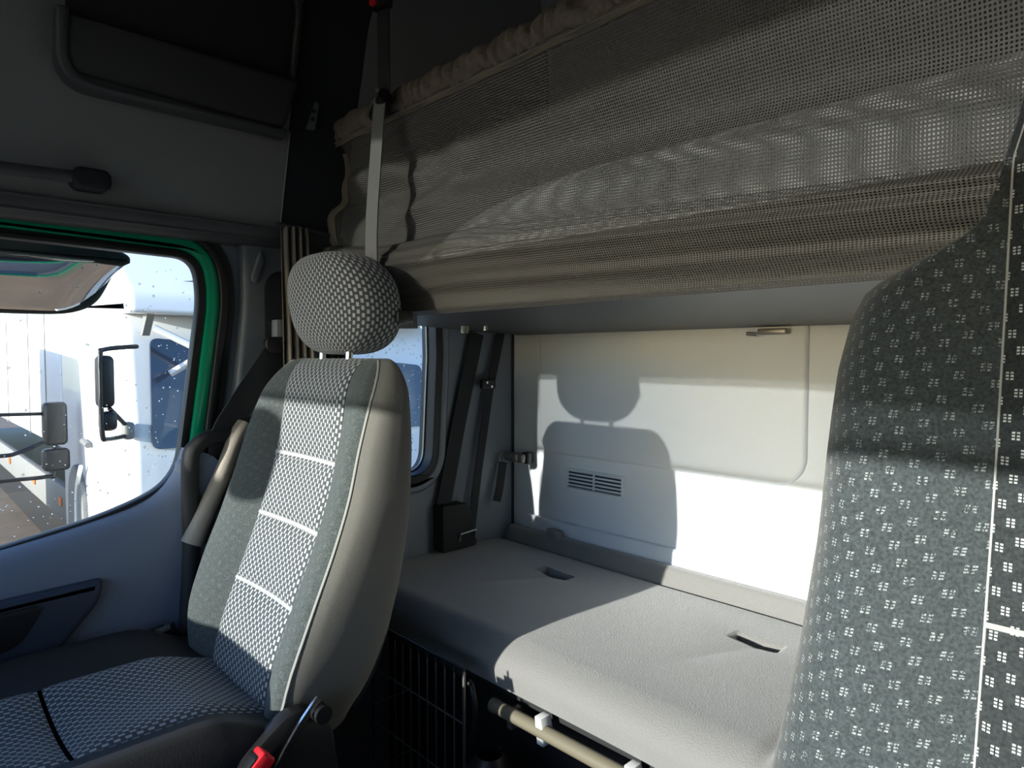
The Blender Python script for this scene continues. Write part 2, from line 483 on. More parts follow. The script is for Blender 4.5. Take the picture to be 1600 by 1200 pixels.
# front wall with windscreen
WS = ccw(round_poly([(-1.438, .80), (.55, .80), (.55, 1.99), (-1.49, 1.99), (-1.49, 1.22), (-1.438, 1.17)], [.05, .07, .07, .07, .03, .03]))  # lower passenger-side step added to block sun passing beside the seat
wf = struct(prism('wall_front', [(XL - .05, -.05), (XR + .05, -.05), (XR + .05, ZC), (XL - .05, ZC)], 'y', YF - .05, YF, 'upper_dark', holes=[WS]))
w3 = struct(prism('window_3', offset_poly(ccw(WS), .004), 'y', YF - .04, YF + .008, 'rubber', holes=[offset_poly(ccw(WS), -.02)]), 'windscreen in front of the seats', 'window')
prism('pane', offset_poly(ccw(WS), -.01), 'y', YF - .03, YF - .024, 'glass', w3)

# ------------------------------------------------------------------ passenger door
d1 = struct(thing('door_1', 'passenger door with green painted window frame and blue grey lining', 'door'))
# frame rings round the glass: black run, green frame, black outer seal
def ring(name, d0, d1_, x0, x1, m, zmin=-9, bev=.004):
    A = offset_poly(WIN, d1_); B = offset_poly(WIN, d0)
    return prism(name, A, 'x', x0, x1, m, d1, bev=bev, seg=2, holes=[B])
ring('glass_run', -.004, .014, XL - .025, XL + .006, 'rubber')
ring('painted_frame', .013, .042, XL - .03, XL + .012, 'green', bev=.009)
ring('outer_seal', .040, .058, XL - .02, XL + .022, 'rubber', bev=.007)
ring('outer_seal', .057, .075, XL - .02, XL + .012, 'black_soft', bev=.005)
prism('pane', offset_poly(WIN, .006), 'x', XL - .016, XL - .011, 'glass', d1)
# inner door lining with a rounded sill following the glass
low = [p for p in WIN]
sill = []
N = 60
SILL = catmull([(-.50, .70, 0), (-.2, .775, 0), (.1, .825, 0), (.30, .862, 0), (.40, .892, 0), (.452, .94, 0), (.475, 1.0, 0)], 8)
sill = [(p.x, p.y) for p in SILL]
rows = []; uvs = []
prof = [(-.012, .0), (.006, .004), (.03, -.002), (.052, -.018), (.066, -.045), (.072, -.085), (.070, -.13), (.067, -.20)]
pr = catmull([(a, b, 0) for a, b in prof], 4)
for k, (y, z) in enumerate(sill):
    a = Vector(sill[max(k - 1, 0)]); b = Vector(sill[min(k + 1, len(sill) - 1)])
    t = (b - a).normalized(); nrm = Vector((-t.y, t.x))       # pointing up out of the sill
    f = sstep(.36, .52, y)
    row = []
    for q in pr:
        # below the sill the surface turns straight down
        dirv = nrm if q.y > -.03 else (nrm * (1 - sstep(.03, .10, -q.y)) + Vector((0, 1)) * sstep(.03, .10, -q.y))
        row.append((XL + q.x, y + (nrm.x * q.y), z + dirv.y * q.y))
    rows.append(row)
grid('sill', rows, None, 'door', d1)
prism('lining', ccw([(-.50, .08), (.515, .08), (.515, .55), (.535, .78), (.52, .86), (.44, .80), (.30, .74), (.1, .70), (-.2, .65), (-.50, .58)]), 'x', XL - .002, XL + .066, 'door', d1, bev=.01)
box('sill_end', (XL - .02, .455, .80), (XL + .045, .535, .985), 'door', d1, bev=.03, seg=4)
arm = prism('armrest', ccw(round_poly([(-.50, .40), (.02, .50), (.18, .60), (.295, .73), (.30, .77), (.15, .765), (-.5, .74)], [0, .1, .1, .03, .01, .05, 0])),
            'x', XL + .06, XL + .10, 'door_dark', d1, bev=.015, seg=3)
prism('pull_recess', ccw(round_poly([(-.3, .64), (.165, .68), (.205, .75), (-.3, .73)], [.02, .03, .02, .02])), 'x', XL + .099, XL + .104, 'black', arm, bev=.002)
tube('gap', [(XL + .067, .498, .86), (XL + .067, .478, .62), (XL + .067, .472, .45)], .0025, 'rubber', d1, seg=6)
# water drops on the outside of the pane
bm = bmesh.new()
for i in range(430):
    y = random.uniform(.15, .505); z = random.uniform(.85, 1.40)
    dens = (.25 + 1.2 * sstep(.36, .5, y)) * (1.2 - sstep(.9, 1.5, z)) + .9 * sstep(1.0, .86, z)
    if random.random() > dens: continue
    lim = lerp_tab([(-.4, .74), (.33, .885), (.47, .96)], y)
    if z < lim: continue
    r = random.uniform(.0009, .0026)
    g = bmesh.ops.create_icosphere(bm, subdivisions=1, radius=r)
    for v in g['verts']: v.co = Vector((XL - .0155 + (v.co.x * .5 if v.co.x < 0 else 0), y + v.co.y, z + v.co.z * random.uniform(.9, 1.5)))
dr = from_bm('water_drops', bm, 'drops', d1, True, None); dr['kind'] = 'stuff'

# grab handle over the door
gh = thing('overhead_grip', 'grey grab handle on the lining above the passenger door', 'handle')
tube('bar', [(XL + .105, -.45, 1.50), (XL + .108, -.1, 1.512), (XL + .108, .15, 1.524), (XL + .105, .28, 1.53)], .011, 'trim', gh, seg=12)
prism('end_mount', rrect(.262, .325, 1.509, 1.548, .015), 'x', XL + .07, XL + .122, 'upper_dark', gh, bev=.008, seg=3)

# storage pocket in the side lining
pk = thing('side_pocket', 'charcoal storage pocket let into the lining above the passenger door', 'storage pocket')
def slope_prism(name, pts, d0, d1_, m, parent, bev=.006):
    """outline (y, z) laid on the leaning lining, d0..d1 = distance off the surface"""
    o = prism(name, ccw(pts), 'x', d0, d1_, m, parent, bev=bev, seg=3)
    for v in o.data.vertices: v.co.x += xw(v.co.z)
    return o
rim = round_poly([(.245, 1.79), (.245, 1.69), (.648, 1.69), (.668, 1.79)], [.0, .075, .02, 0], 10)
slope_prism('front', rim, .001, .040, 'pocket', pk, .012)
lip = round_poly([(.232, 1.795), (.232, 1.675), (.652, 1.675), (.652, 1.69), (.25, 1.69), (.25, 1.795)], [0, .09, .0, 0, .075, 0], 10)
slope_prism('rim', lip, .0, .046, 'trim', pk, .008)
box('hollow', (xw(1.79) + .001, .25, 1.788), (xw(1.79) + .032, .655, 1.792), 'black', pk)
slope_prism('upper_rim', round_poly([(.25, 2.0), (.62, 2.0), (.668, 1.95), (.668, 1.79), (.655, 1.79), (.655, 1.94), (.61, 1.985), (.25, 1.985)], [0, .05, .05, 0, 0, .05, .05, 0]), 0, .02, 'pocket', pk, .005)
slope_prism('back', [(.25, 1.79), (.655, 1.79), (.655, 1.985), (.25, 1.985)], 0, .004, 'black_soft', pk, .001)

# small bracket with two holes
br = thing('lining_bracket', 'small light grey bracket with two holes on the edge of the lining', 'bracket')
o = slope_prism('plate', [(.708, 1.712), (.728, 1.712), (.731, 1.765), (.722, 1.77)], 0, .012, 'pillar', br, .002)
slope_prism('hole', rrect(.714, .722, 1.728, 1.736, .003, 4), .012, .014, 'black', br, 0)
slope_prism('hole', rrect(.715, .723, 1.745, 1.752, .003, 4), .012, .014, 'black', br, 0)

# dashboard (out of the frame, below the windscreen)
db = thing('dashboard', 'dark grey dashboard under the windscreen outside the frame', 'dashboard')
box('top_pad', (XL + .01, YF + .012, .60), (XR - .01, -.28, .768), 'black_soft', db, .03, 4)
box('passenger_pad', (XL + .01, YF + .012, .70), (-1.0, -.28, .85), 'black_soft', db, .03, 4)
box('glovebox', (XL + .02, YF + .02, .35), (-.75, -.30, .62), 'black_soft', db, .03)
box('lower_body', (-.75, YF + .02, .2), (XR - .02, -.36, .62), 'black_soft', db, .03)

# roller blind in the upper part of the windscreen, added unseen visor
sb = thing('roller_blind', 'dark see-through roller blind drawn over the top of the windscreen', 'blind')
box('cloth', (-1.50, YF + .035, 1.405), (.57, YF + .037, 2.02), 'blind', sb)
box('bottom_bar', (-1.50, YF + .03, 1.395), (.57, YF + .042, 1.41), 'black', sb, .003)
tube('roller', [(-1.43, YF + .03, 2.03), (.51, YF + .03, 2.03)], .02, 'black', sb, 12)
sv = thing('added_visor', 'added unseen visor pad that blocks sun from the driver seat top', 'sun visor')
box('pad', (-.30, -.37, 1.375), (.40, -.35, 1.555), 'upper', sv, .009, 3)  # added to block the sun from the top of the driver seat
tube('stay', [(.12, -.36, 1.545), (.12, -.36, 2.2)], .006, 'black', sv, 8)
tube('stay', [(.34, -.36, 1.545), (.34, -.36, 2.2)], .006, 'black', sv, 8)

# ================================================================== PASSENGER SEAT
SX = -1.195
ps = thing('passenger_seat', 'patterned grey passenger seat with separate headrest beside the door', 'seat')
YC = [(.54, .452), (.60, .452), (.64, .458), (.70, .476), (.79, .513), (.88, .549), (.97, .578), (1.04, .593), (1.17, .612), (1.25, .62)]
BO = [(.54, .02), (.62, .026), (.70, .042), (.80, .046), (.95, .040), (1.04, .038), (1.12, .02), (1.18, .0)]
BK = [(.54, .60), (.70, .63), (.80, .652), (.90, .665), (1.04, .674), (1.18, .676)]
WD = [(.54, .14), (.60, .19), (.66, .218), (.72, .231), (.80, .236), (.95, .236), (1.04, .233), (1.10, .226), (1.2, .205)]
ZT, RT = 1.196, .075
CW = .125
def seat_sec(z):
    d = 1.0
    if z > ZT - RT: d = math.sqrt(max(0, 1 - ((z - ZT + RT) / RT) ** 2))
    yc, b, yb, W_ = (smooth_tab(t, z) for t in (YC, BO, BK, WD))
    ymid = (yc + yb) / 2 + .012
    W_ = W_ - .055 * (1 - d)
    return yc, b, yb, W_, ymid, d
def seat_pt(s, z, puff=0.0):
    """s: -1..1 over the front, beyond +-1 over the side (to +-2) and back (+-3)"""
    yc, b, yb, W_, ymid, d = seat_sec(z)
    sg = 1 if s >= 0 else -1; a = abs(s)
    if a <= 1:
        x = a * W_
        e = max(0, (x - CW) / (W_ - CW))
        y = yc - b * (1 - (1 - e) ** 2) * 1.0 - puff + .006 * (1 - min(1, x / CW) ** 2)
        if e > .8: y += .012 * ((e - .8) / .2) ** 2
        xx = x
    elif a <= 2:
        t = a - 1
        y0 = yc - b + .012
        y = y0 + (yb - y0) * t
        xx = W_ + (lerp_tab([(.6, .004), (.75, .012), (.95, .028)], z) if sg > 0 else .004) * math.sqrt(1 - (1 - min(1, t / .42)) ** 2) - .03 * max(0, (t - .6) / .4) ** 2.5
    else:
        t = a - 2
        y = yb + .012 * math.sin(t * math.pi / 2)
        xx = (W_ - .002 if sg > 0 else W_ - .022) * (1 - t)
    y = ymid + (y - ymid) * (.04 + .96 * d)
    if sg < 0: xx *= 1 - .055 * sstep(.93, 1.06, z)
    return (SX + sg * xx, y, z)
def zrows(z0, z1, n):
    out = [z0 + (z1 - z0) * i / n for i in range(n + 1)]
    if z1 >= ZT - 1e-6:
        out = [z for z in out if z < ZT - RT]
        out += [ZT - RT + RT * math.sin(i / 14 * math.pi / 2) for i in range(15)]
    return out
# four stitched centre panels
cuts = [.565, .762, .885, 1.005, ZT]
for k in range(4):
    z0, z1 = cuts[k] + .003, cuts[k + 1] - (.003 if k < 3 else 0)
    zs = zrows(z0, z1, 18); rows = []; uvs = []; arc = 0; last = None
    for z in zs:
        t = (z - z0) / (z1 - z0)
        e = (1 - (abs(2 * t - 1)) ** 6) if k < 3 else (1 - max(0, 1 - 2 * t) ** 6)
        Wz = seat_sec(z)[3]
        row = []; uvr = []
        cy = seat_pt(0, z)
        if last: arc += math.dist(cy, last)
        last = cy
        for j in range(25):
            x = -CW + 2 * CW * j / 24
            eu = 1 - (abs(x) / CW) ** 10
            row.append(seat_pt(x / Wz, z, .002 + .008 * e * eu)); uvr.append((x, cuts[k] + arc))
        rows.append(row); uvs.append(uvr)
    o = grid('back_panel', rows, uvs, 'dash', ps)
for z in cuts[1:4]:
    tube('seam', [seat_pt(-1 * CW / seat_sec(z)[3] + 2 * CW / seat_sec(z)[3] * j / 16, z, .000) for j in range(17)], .0042, 'seam', ps, seg=6)
# side bolsters
for sg, nm in ((-1, 'bolster'), (1, 'bolster')):
    zs = zrows(.54, ZT, 44); rows = []; uvs = []
    for z in zs:
        W_ = seat_sec(z)[3]; c = min(CW * .985 / W_, .97)
        row = []; uvr = []
        for j in range(17):
            s = c + (1.0 - c) * j / 16
            row.append(seat_pt(sg * s, z, .004 * math.sin(math.pi * j / 16))); uvr.append((s * W_, z))
        rows.append(row if sg > 0 else row[::-1]); uvs.append(uvr if sg > 0 else uvr[::-1])
    grid(nm, rows, uvs, 'velour', ps)
    rows = []
    for z in zs:
        row = [seat_pt(sg * (1 + 2 * j / 26), z) for j in range(27)]
        rows.append(row if sg > 0 else row[::-1])
    grid('side_cover', rows, None, 'shell', ps)
    tube('piping', [seat_pt(sg * 1.0, z, .001) for z in zs[:-3]], .0026, 'piping', ps, seg=6)
# underside of the backrest
rows = [[seat_pt(s, .54) for s in [-3 + 6 * j / 60 for j in range(61)]], [(SX, .53, .53)] * 61]
grid('backrest_base', rows, None, 'black_soft', ps)
# headrest
HX, HY, HZ = SX, .662, 1.302
def sup(a, e): return math.copysign(abs(a) ** e, a)
_e = [(.15 * sup(math.sin(-math.pi + 2 * math.pi * j / 48), .60), -.066 * sup(math.cos(-math.pi + 2 * math.pi * j / 48), .60)) for j in range(49)]
harc = [0.0]
for a_, b_ in zip(_e, _e[1:]): harc.append(harc[-1] + math.dist(a_, b_))
rows = []; uvs = []
for i in range(33):
    ph = -math.pi / 2 + math.pi * i / 32
    row = []; uvr = []
    for j in range(49):
        th = -math.pi + 2 * math.pi * j / 48
        x = .15 * sup(math.cos(ph), .62) * sup(math.sin(th), .60)
        y = -.066 * sup(math.cos(ph), .55) * sup(math.cos(th), .60)
        z = .099 * sup(math.sin(ph), .72)
        x *= 1 - .16 * (z / .099) ** 2
        y -= .016 * (z / .099) - .012 * (x / .15) ** 2
        row.append((HX + x, HY + y, HZ + z)); uvr.append((harc[j], z * 1.15))
    rows.append(row); uvs.append(uvr)
hr = grid('headrest', rows, uvs, 'dash', ps)
for dx in (-.05, .055):
    tube('headrest_post', [(HX + dx, .65, 1.15), (HX + dx, .655, 1.24)], .007, 'chrome', ps, 10)
box('headrest_catch', (HX + .13, .70, 1.262), (HX + .152, .735, 1.285), 'black', ps, .004)
# seat cushion
def cush(name, x0, x1, y0, y1, zf, m, nx=20, ny=30, uvscale=1, zlow=.50):
    rows = []; uvs = []
    for i in range(ny + 1):
        y = y0 + (y1 - y0) * i / ny; row = []; uvr = []
        for j in range(nx + 1):
            x = x0 + (x1 - x0) * j / nx
            row.append((x, y, zf(x, y))); uvr.append((x, y))
        rows.append(row); uvs.append(uvr)
    return grid(name, rows, uvs, m, ps)
def cz(x, y):
    a = abs(x - SX) / .135
    return .632 + .014 * min(1, a) ** 2 + .02 * sstep(.12, -.06, y) - .05 * sstep(.02, -.10, y) - .035 * sstep(.33, .47, y) - .002
def puffed(y0, y1):
    def f(x, y):
        t = (y - y0) / (y1 - y0); a = (x - SX) / .138
        return cz(x, y) + .012 * (1 - abs(2 * t - 1) ** 6) * (1 - abs(a) ** 8)
    return f
for y0, y1 in ((-.10, .172), (.178, .475)):
    cush('cushion_panel', SX - .138, SX + .138, y0, y1, puffed(y0, y1), 'dash')
for sg in (-1, 1):
    rows = []
    for i in range(31):
        y = -.10 + .56 * i / 30; row = []
        f = 1 - .6 * sstep(.30, .46, y)
        for j in range(17):
            a = j / 16
            x = SX + sg * (.132 + .115 * (1 - (1 - min(1, a * 1.35)) ** 1.6))
            z = cz(SX + .132, y) + .030 * f * math.sin(min(1, a * 1.6) * math.pi * .62) - .20 * max(0, a - .55) / .45 * 1.0
            row.append((x, y, z))
        rows.append(row if sg > 0 else row[::-1])
    grid('cushion_bolster', rows, None, 'black_soft', ps)
box('cushion_base', (SX - .22, -.08, .40), (SX + .22, .46, .60), 'black_soft', ps, .03, 3)
box('seat_plinth', (SX - .18, .0, 0.0), (SX + .18, .44, .41), 'black_soft', ps, .02)
# recliner cover, lever and belt buckle on the inner side
prism('recliner_cover', ccw(round_poly([(.33, .50), (.34, .60), (.44, .665), (.50, .64), (.52, .50)], [.02, .04, .03, .04, .02])), 'x', SX + .225, SX + .255, 'black', ps, bev=.006)
tube('recliner_lever', [(SX + .262, .475, .672), (SX + .266, .445, .645), (SX + .268, .42, .615), (SX + .268, .40, .585)], .006, 'chrome', ps, flat=(.010, .005, (1, 0, 0)))
tube('lever_pivot', [(SX + .25, .478, .648), (SX + .275, .478, .648)], .014, 'black', ps, 14)
bk = prism('belt_buckle', rrect(-.016, .016, -.06, .04, .008), 'x', -.013, .013, 'black', ps, bev=.004)
bt = prism('release_button', rrect(-.0125, .0125, -.012, .048, .005), 'x', -.0105, .0165, 'red', bk, bev=.003)
bk.location = (SX + .272, .352, .597); bk.rotation_euler = (R(-48), 0, 0)
tube('buckle_stalk', [(SX + .272, .38, .53), (SX + .272, .37, .58)], .008, 'black', ps, 8)

# belt tongue lying between cushion and door
bt2 = thing('belt_tongue', 'steel belt tongue lying between the cushion and the door', 'belt tongue')
tube('stem', [(-1.44, .345, .640), (-1.44, .375, .644), (-1.44, .40, .648)], 0, 'black', bt2, flat=(.02, .008, (1, 0, 0)))
tube('blade', [(-1.430, .380, .650), (-1.430, .408, .654)], 0, 'chrome', bt2, flat=(.010, .004, (1, 0, 0)))
tube('webbing', [(-1.445, .40, .648), (-1.45, .415, .62), (-1.45, .42, .57), (-1.45, .42, .5)], 0, 'webbing', bt2, flat=(.04, .003, (1, 0, 0)))

# grab bar beside the seat, folded beige armrest
gb = thing('grab_bar', 'black bent grab bar tube between passenger seat and door', 'grab bar')
tube('tube', catmull([(-1.475, .452, .42), (-1.478, .455, .60), (-1.48, .466, .80), (-1.48, .468, .97), (-1.482, .482, 1.008), (-1.49, .515, 1.024), (-1.50, .57, 1.026), (-1.515, .61, 1.022)], 8), .0175, 'black_soft', gb, 14)
prism('foot', rrect(.42, .49, .38, .44, .01), 'x', -1.515, -1.45, 'black_soft', gb, bev=.004)
ar = thing('folded_armrest', 'beige vinyl covered arm folded up against the seat beside the door', 'armrest')
tube('sleeve', catmull([(-1.462, .462, .806), (-1.464, .492, .868), (-1.468, .53, .945), (-1.480, .562, 1.01), (-1.492, .587, 1.046)], 6), .02, 'sleeve', ar, 16,
     rfun=lambda t: .0225 - .005 * math.sin(t * math.pi * .9))
tube('hinge', [(-1.492, .585, 1.044), (-1.49, .618, 1.05)], .017, 'black_soft', ar, 12)

# three-point belt on the pillar
bl = thing('seat_belt', 'black passenger seat belt running down from the pillar anchor', 'seat belt')
tube('webbing', catmull([(-1.488, .672, 1.222), (-1.484, .63, 1.165), (-1.484, .575, 1.085), (-1.490, .540, 1.02), (-1.498, .545, .95), (-1.503, .55, .80), (-1.503, .55, .55)], 6), 0, 'webbing', bl, flat=(.062, .003, (1, .25, 0)))
tube('return_webbing', [(-1.497, .69, 1.215), (-1.50, .70, 1.0), (-1.505, .71, .70)], 0, 'webbing', bl, flat=(.05, .003, (1, -.2, 0)))
an = prism('anchor', rrect(.635, .72, 1.205, 1.245, .014), 'x', -1.50, -1.474, 'black', bl, bev=.006)
tube('anchor_bolt', [(-1.476, .678, 1.226), (-1.466, .678, 1.226)], .012, 'black', an, 12)
box('height_slider', (-1.512, .662, 1.238), (-1.48, .684, 1.285), 'wall_grey', bl, .004)

# curtain bundle behind the headrest
cu = thing('curtain', 'taupe curtain gathered into a bundle behind the passenger headrest', 'curtain')
def folds(name, x0, y0, x1, y1, z0, z1, n, amp, m, parent):
    rows = []
    dx, dy = x1 - x0, y1 - y0; L = math.hypot(dx, dy); nx, ny = -dy / L, dx / L
    for i in range(25):
        z = z0 + (z1 - z0) * i / 24; row = []
        for j in range(61):
            t = j / 60
            a = amp * math.sin(t * n * 2 * math.pi + .5 * math.sin(z * 9)) * (1 - .25 * math.sin(z * 14 + t * 5))
            w_ = .92 + .08 * math.cos(z * 6)
            row.append((x0 + dx * t * w_ + nx * a, y0 + dy * t * w_ + ny * a, z))
        rows.append(row)
    return grid(name, rows, None, m, parent, thick=.002)
folds('cloth', -1.462, .668, -1.448, .738, 1.03, 1.495, 4, .012, 'curtain', cu)
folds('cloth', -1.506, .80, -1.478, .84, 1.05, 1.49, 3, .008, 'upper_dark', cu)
tube('curtain_rail', [(-1.46, .655, 1.498), (-1.46, .74, 1.494), (-1.465, .80, 1.488)], .006, 'trim', cu, 8)

# ================================================================== DRIVER SEAT
ds = thing('driver_seat', 'tall dark driver seat with dot pattern and built-in headrest', 'seat')
DX = .035
DW = [(.45, .24), (.80, .268), (.86, .262), (.92, .256), (.97, .250), (1.05, .246), (1.12, .246), (1.188, .245), (1.230, .240), (1.253, .231), (1.266, .215), (1.277, .192), (1.286, .171), (1.298, .156), (1.327, .143), (1.37, .133), (1.45, .12), (1.50, .10)]
DY = [(.45, .43), (.70, .47), (.90, .515), (1.1, .555), (1.25, .575), (1.50, .60)]
DB = [(.45, .03), (.7, .045), (.95, .04), (1.15, .028), (1.26, .006), (1.5, .004)]
DZT, DRT = 1.52, .07
DCW = .134
def dpt(s, z, puff=0.0):
    d = 1.0
    if z > DZT - DRT: d = math.sqrt(max(0, 1 - ((z - DZT + DRT) / DRT) ** 2))
    W_ = lerp_tab(DW, z) - .05 * (1 - d)
    yc = smooth_tab(DY, z); b = smooth_tab(DB, z); yb = yc + .12
    c = min(DCW, W_ - .006)
    sg = 1 if s >= 0 else -1; a = abs(s)
    if a <= 1:
        if a <= .5: x = a / .5 * c
        else: x = c + (a - .5) / .5 * (W_ - c)
        e = max(0, (x - c) / max(.006, W_ - c))
        y = yc - b * (1 - (1 - e) ** 2) - puff
        if e > .6: y += .03 * ((e - .6) / .4) ** 2.5
        xx = x
    elif a <= 2:
        t = a - 1; y0 = yc - b + .03
        y = y0 + (yb - y0) * t; xx = W_ + .012 * math.sin(math.pi * t) ** .6 - .03 * max(0, (t - .6) / .4) ** 2
    else:
        t = a - 2; y = yb + .01 * t; xx = (W_ - .03) * (1 - t)
    ym = yc + .06
    return (DX + sg * xx, ym + (y - ym) * (.05 + .95 * d), z)
def dz(z0, z1, n):
    out = [z0 + (z1 - z0) * i / n for i in range(n + 1)]
    if z1 >= DZT - 1e-6:
        out = [z for z in out if z < DZT - DRT] + [DZT - DRT + DRT * math.sin(i / 10 * math.pi / 2) for i in range(11)]
    return out
dcuts = [.47, 1.018, DZT]
for k in range(2):
    z0, z1 = dcuts[k] + .002, dcuts[k + 1] - (.002 if k < 1 else 0); rows = []; uvs = []
    for z in dz(z0, z1, 60):
        t = (z - z0) / (z1 - z0)
        e = (1 - abs(2 * t - 1) ** 10) if k < 1 else (1 - max(0, 1 - 2 * t) ** 10)
        row = []; uvr = []
        for j in range(33):
            s = -.5 + j / 32
            p = dpt(s, z, .001 + .006 * e * (1 - abs(2 * s) ** 14))
            row.append(p); uvr.append((p[0], z))
        rows.append(row); uvs.append(uvr)
    grid('back_panel', rows, uvs, 'dots', ds)
for sg in (-1, 1):
    zs = dz(.45, DZT, 120); rows = []; uvs = []; r2 = []
    for z in zs:
        row = []; uvr = []
        for j in range(21):
            s = .497 + .503 * j / 20; p = dpt(sg * s, z, .002 * math.sin(math.pi * j / 20)); row.append(p); uvr.append((p[0] + (p[1] - .5) * .5 * sg, z))
        q = [dpt(sg * (1 + 2 * j / 24), z) for j in range(25)]
        if sg < 0: row, uvr, q = row[::-1], uvr[::-1], q[::-1]
        rows.append(row); uvs.append(uvr); r2.append(q)
    grid('bolster', rows, uvs, 'dots_faint', ds)
    grid('side_cover', r2, None, 'shell', ds)
    tube('panel_seam', [dpt(sg * .5, z, .0005) for z in zs[:-4]], .0011, 'seam', ds, 6)
tube('panel_seam', [dpt(-.5 + j / 20, dcuts[1], .001) for j in range(21)], .0022, 'seam', ds, 6)
prism('cushion', rrect(DX - .24, DX + .24, .08, .50, .06), 'z', .50, .64, 'dots_faint', ds, bev=.03, seg=4)
box('seat_plinth', (DX - .18, .16, 0), (DX + .18, .5, .5), 'black_soft', ds, .02)

# ================================================================== LOWER BUNK
lb = thing('lower_mattress', 'grey brown mattress of the lower bunk along the rear wall', 'mattress')
MX0, MX1, MY0, MY1, MZ0, MZ1 = -1.545, .58, .885, 1.418, .535, .628
PO = [(-.612, 1.262), (-1.185, 1.285)]
def mtop(x, y):
    z = MZ1 - .006 + .006 * math.sin((y - MY0) / (MY1 - MY0) * math.pi)
    for (cx, cy) in PO:
        u, v = (x - cx), (y - cy)
        g = max(abs(u) / .046, abs(v) / .018)
        z -= .045 * sstep(1.12, .86, g)
        z -= .006 * math.exp(-((u / .09) ** 2 + (v / .06) ** 2))
        # crease running forward and sideways from the pocket
        if v < 0:
            c = u + .62 * -v * 0 + (-v) * .55
            z -= .006 * math.exp(-(abs((u * .55 + (-v) * .25 - .01)) / .014) ** 1.2) * math.exp(-((-v - .08) / .09) ** 2)
    z += .004 * math.sin(x * 9 + 1.3) * math.sin(y * 11)
    c2 = (x + .43) - (y - MY0) * .1
    z -= .007 * math.exp(-(c2 / .012) ** 2) * sstep(1.12, .92, y)
    return z
ys = [('f', t) for t in (0, .15, .35, .55, .75)]
rows = []; uvs = []
nx = 560
def xat(j): return MX0 + (MX1 - MX0) * j / nx
prof = []
RB = .05
for t in range(5): prof.append((MY0, MZ0 + (MZ1 - RB - MZ0) * t / 5, 0))
for t in range(9):
    a = t / 8 * math.pi / 2; prof.append((MY0 + RB - RB * math.cos(a), None, RB - RB * math.sin(a)))
yy = MY0 + RB
cols = []
ylist = [MY0 + RB + (MY1 - .008 - MY0 - RB) * t / 110 for t in range(1, 111)]
for (y, z, dz_) in prof:
    row = []
    for j in range(nx + 1):
        x = xat(j)
        zz = z if z is not None else mtop(x, y) - dz_
        bul = -.008 * math.sin(math.pi * min(1, max(0, (zz - MZ0) / (MZ1 - MZ0)))) if z is not None or dz_ > 0 else 0
        row.append((x, y + bul + .003 * math.sin(x * 7), zz))
    rows.append(row)
for y in ylist: rows.append([(xat(j), y, mtop(xat(j), y)) for j in range(nx + 1)])
rows.append([(xat(j), MY1, mtop(xat(j), MY1) - .01) for j in range(nx + 1)])
rows.append([(xat(j), MY1, MZ0) for j in range(nx + 1)])
grid('cover', rows, None, 'mattress', lb)
for (cx, cy) in PO:
    box('grip_pocket', (cx - .04, cy - .013, MZ1 - .056), (cx + .04, cy + .013, MZ1 - .049), 'black_soft', lb)
rb = thing('rear_bolster_strip', 'narrow grey padded strip between mattress and rear wall', 'bolster')
prism('pad', ccw(round_poly([(1.422, .56), (1.462, .56), (1.462, .664), (1.44, .662), (1.422, .622)], [0, 0, .008, .012, .008], 5)), 'x', MX0 + .02, MX1, 'mattress', rb)
box('clip', (-1.36, 1.435, .655), (-1.305, 1.455, .682), 'upper', rb, .005)
base = thing('bench_box', 'dark bench box carrying the lower mattress', 'bench')
box('body', (XL + .02, .98, 0), (XR - .04, 1.46, .50), 'black_soft', base, .01)
box('slab', (XL + .02, .91, .505), (XR - .04, 1.46, .533), 'black_soft', base, .004)
rl = thing('bunk_rail', 'olive brown tube rail under the front of the mattress', 'rail')
tube('tube', [(-.965, .872, .500), (-.3, .872, .512), (.5, .872, .514)], .0135, 'rail', rl, 16)
tube('end_cap', [(-.972, .872, .500), (-.96, .872, .500)], .0145, 'rail', rl, 16)
for x in (-.835, -.63, -.1):
    prism('bracket', ccw([(x - .004, .480), (x + .012, .480), (x + .013, .50), (x + .006, .530), (x - .010, .530)]), 'y', .862, .89, 'white_plastic', rl, bev=.002)
box('hanger', (-.935, .875, .465), (-.92, .905, .505), 'steel', rl, .003)

# wire basket under the bunk, behind the passenger seat
wb = thing('wire_basket', 'black wire basket standing behind the passenger seat', 'basket')
B0, B1, BY0, BY1 = -1.30, -.975, .80, .90
box('top_strip', (B0, BY0 - .002, .578), (B1, BY0 + .004, .595), 'black', wb, .002)
for z in (.485, .36): tube('wire', [(B0, BY0, z), (B1, BY0, z)], .0018, 'steel', wb, 6)
for i in range(12):
    x = B0 + (B1 - B0) * i / 11
    tube('wire', [(x, BY0 - .001, .59), (x, BY0 - .001, .20)], .0015, 'steel', wb, 6)
for x in (B0, B1):
    for z in (.40, .25): tube('wire', [(x, BY0, z), (x, BY1, z)], .0018, 'steel', wb, 6)
tube('corner_post', [(B0, BY0 - .004, .597), (B0, BY0 - .004, 0.0)], .0032, 'chrome', wb, 8)
tube('corner_post', [(B1, BY0, .59), (B1, BY0, 0.0)], .0032, 'steel', wb, 8)
box('floor_panel', (B0, BY0, .20), (B1, BY1, .206), 'black', wb)
cn = thing('canister', 'glossy black canister standing under the bunk rail', 'canister')
rows = []
for i in range(20):
    t = i / 19; z = .30 * t; r = .055 if t < .7 else .055 * math.sqrt(max(.05, 1 - ((t - .7) / .33) ** 2))
    rows.append([(-.90 + r * math.cos(a * 2 * math.pi / 24), .80 + r * math.sin(a * 2 * math.pi / 24), z + .16) for a in range(25)])
grid('shell', rows, None, 'black', cn)
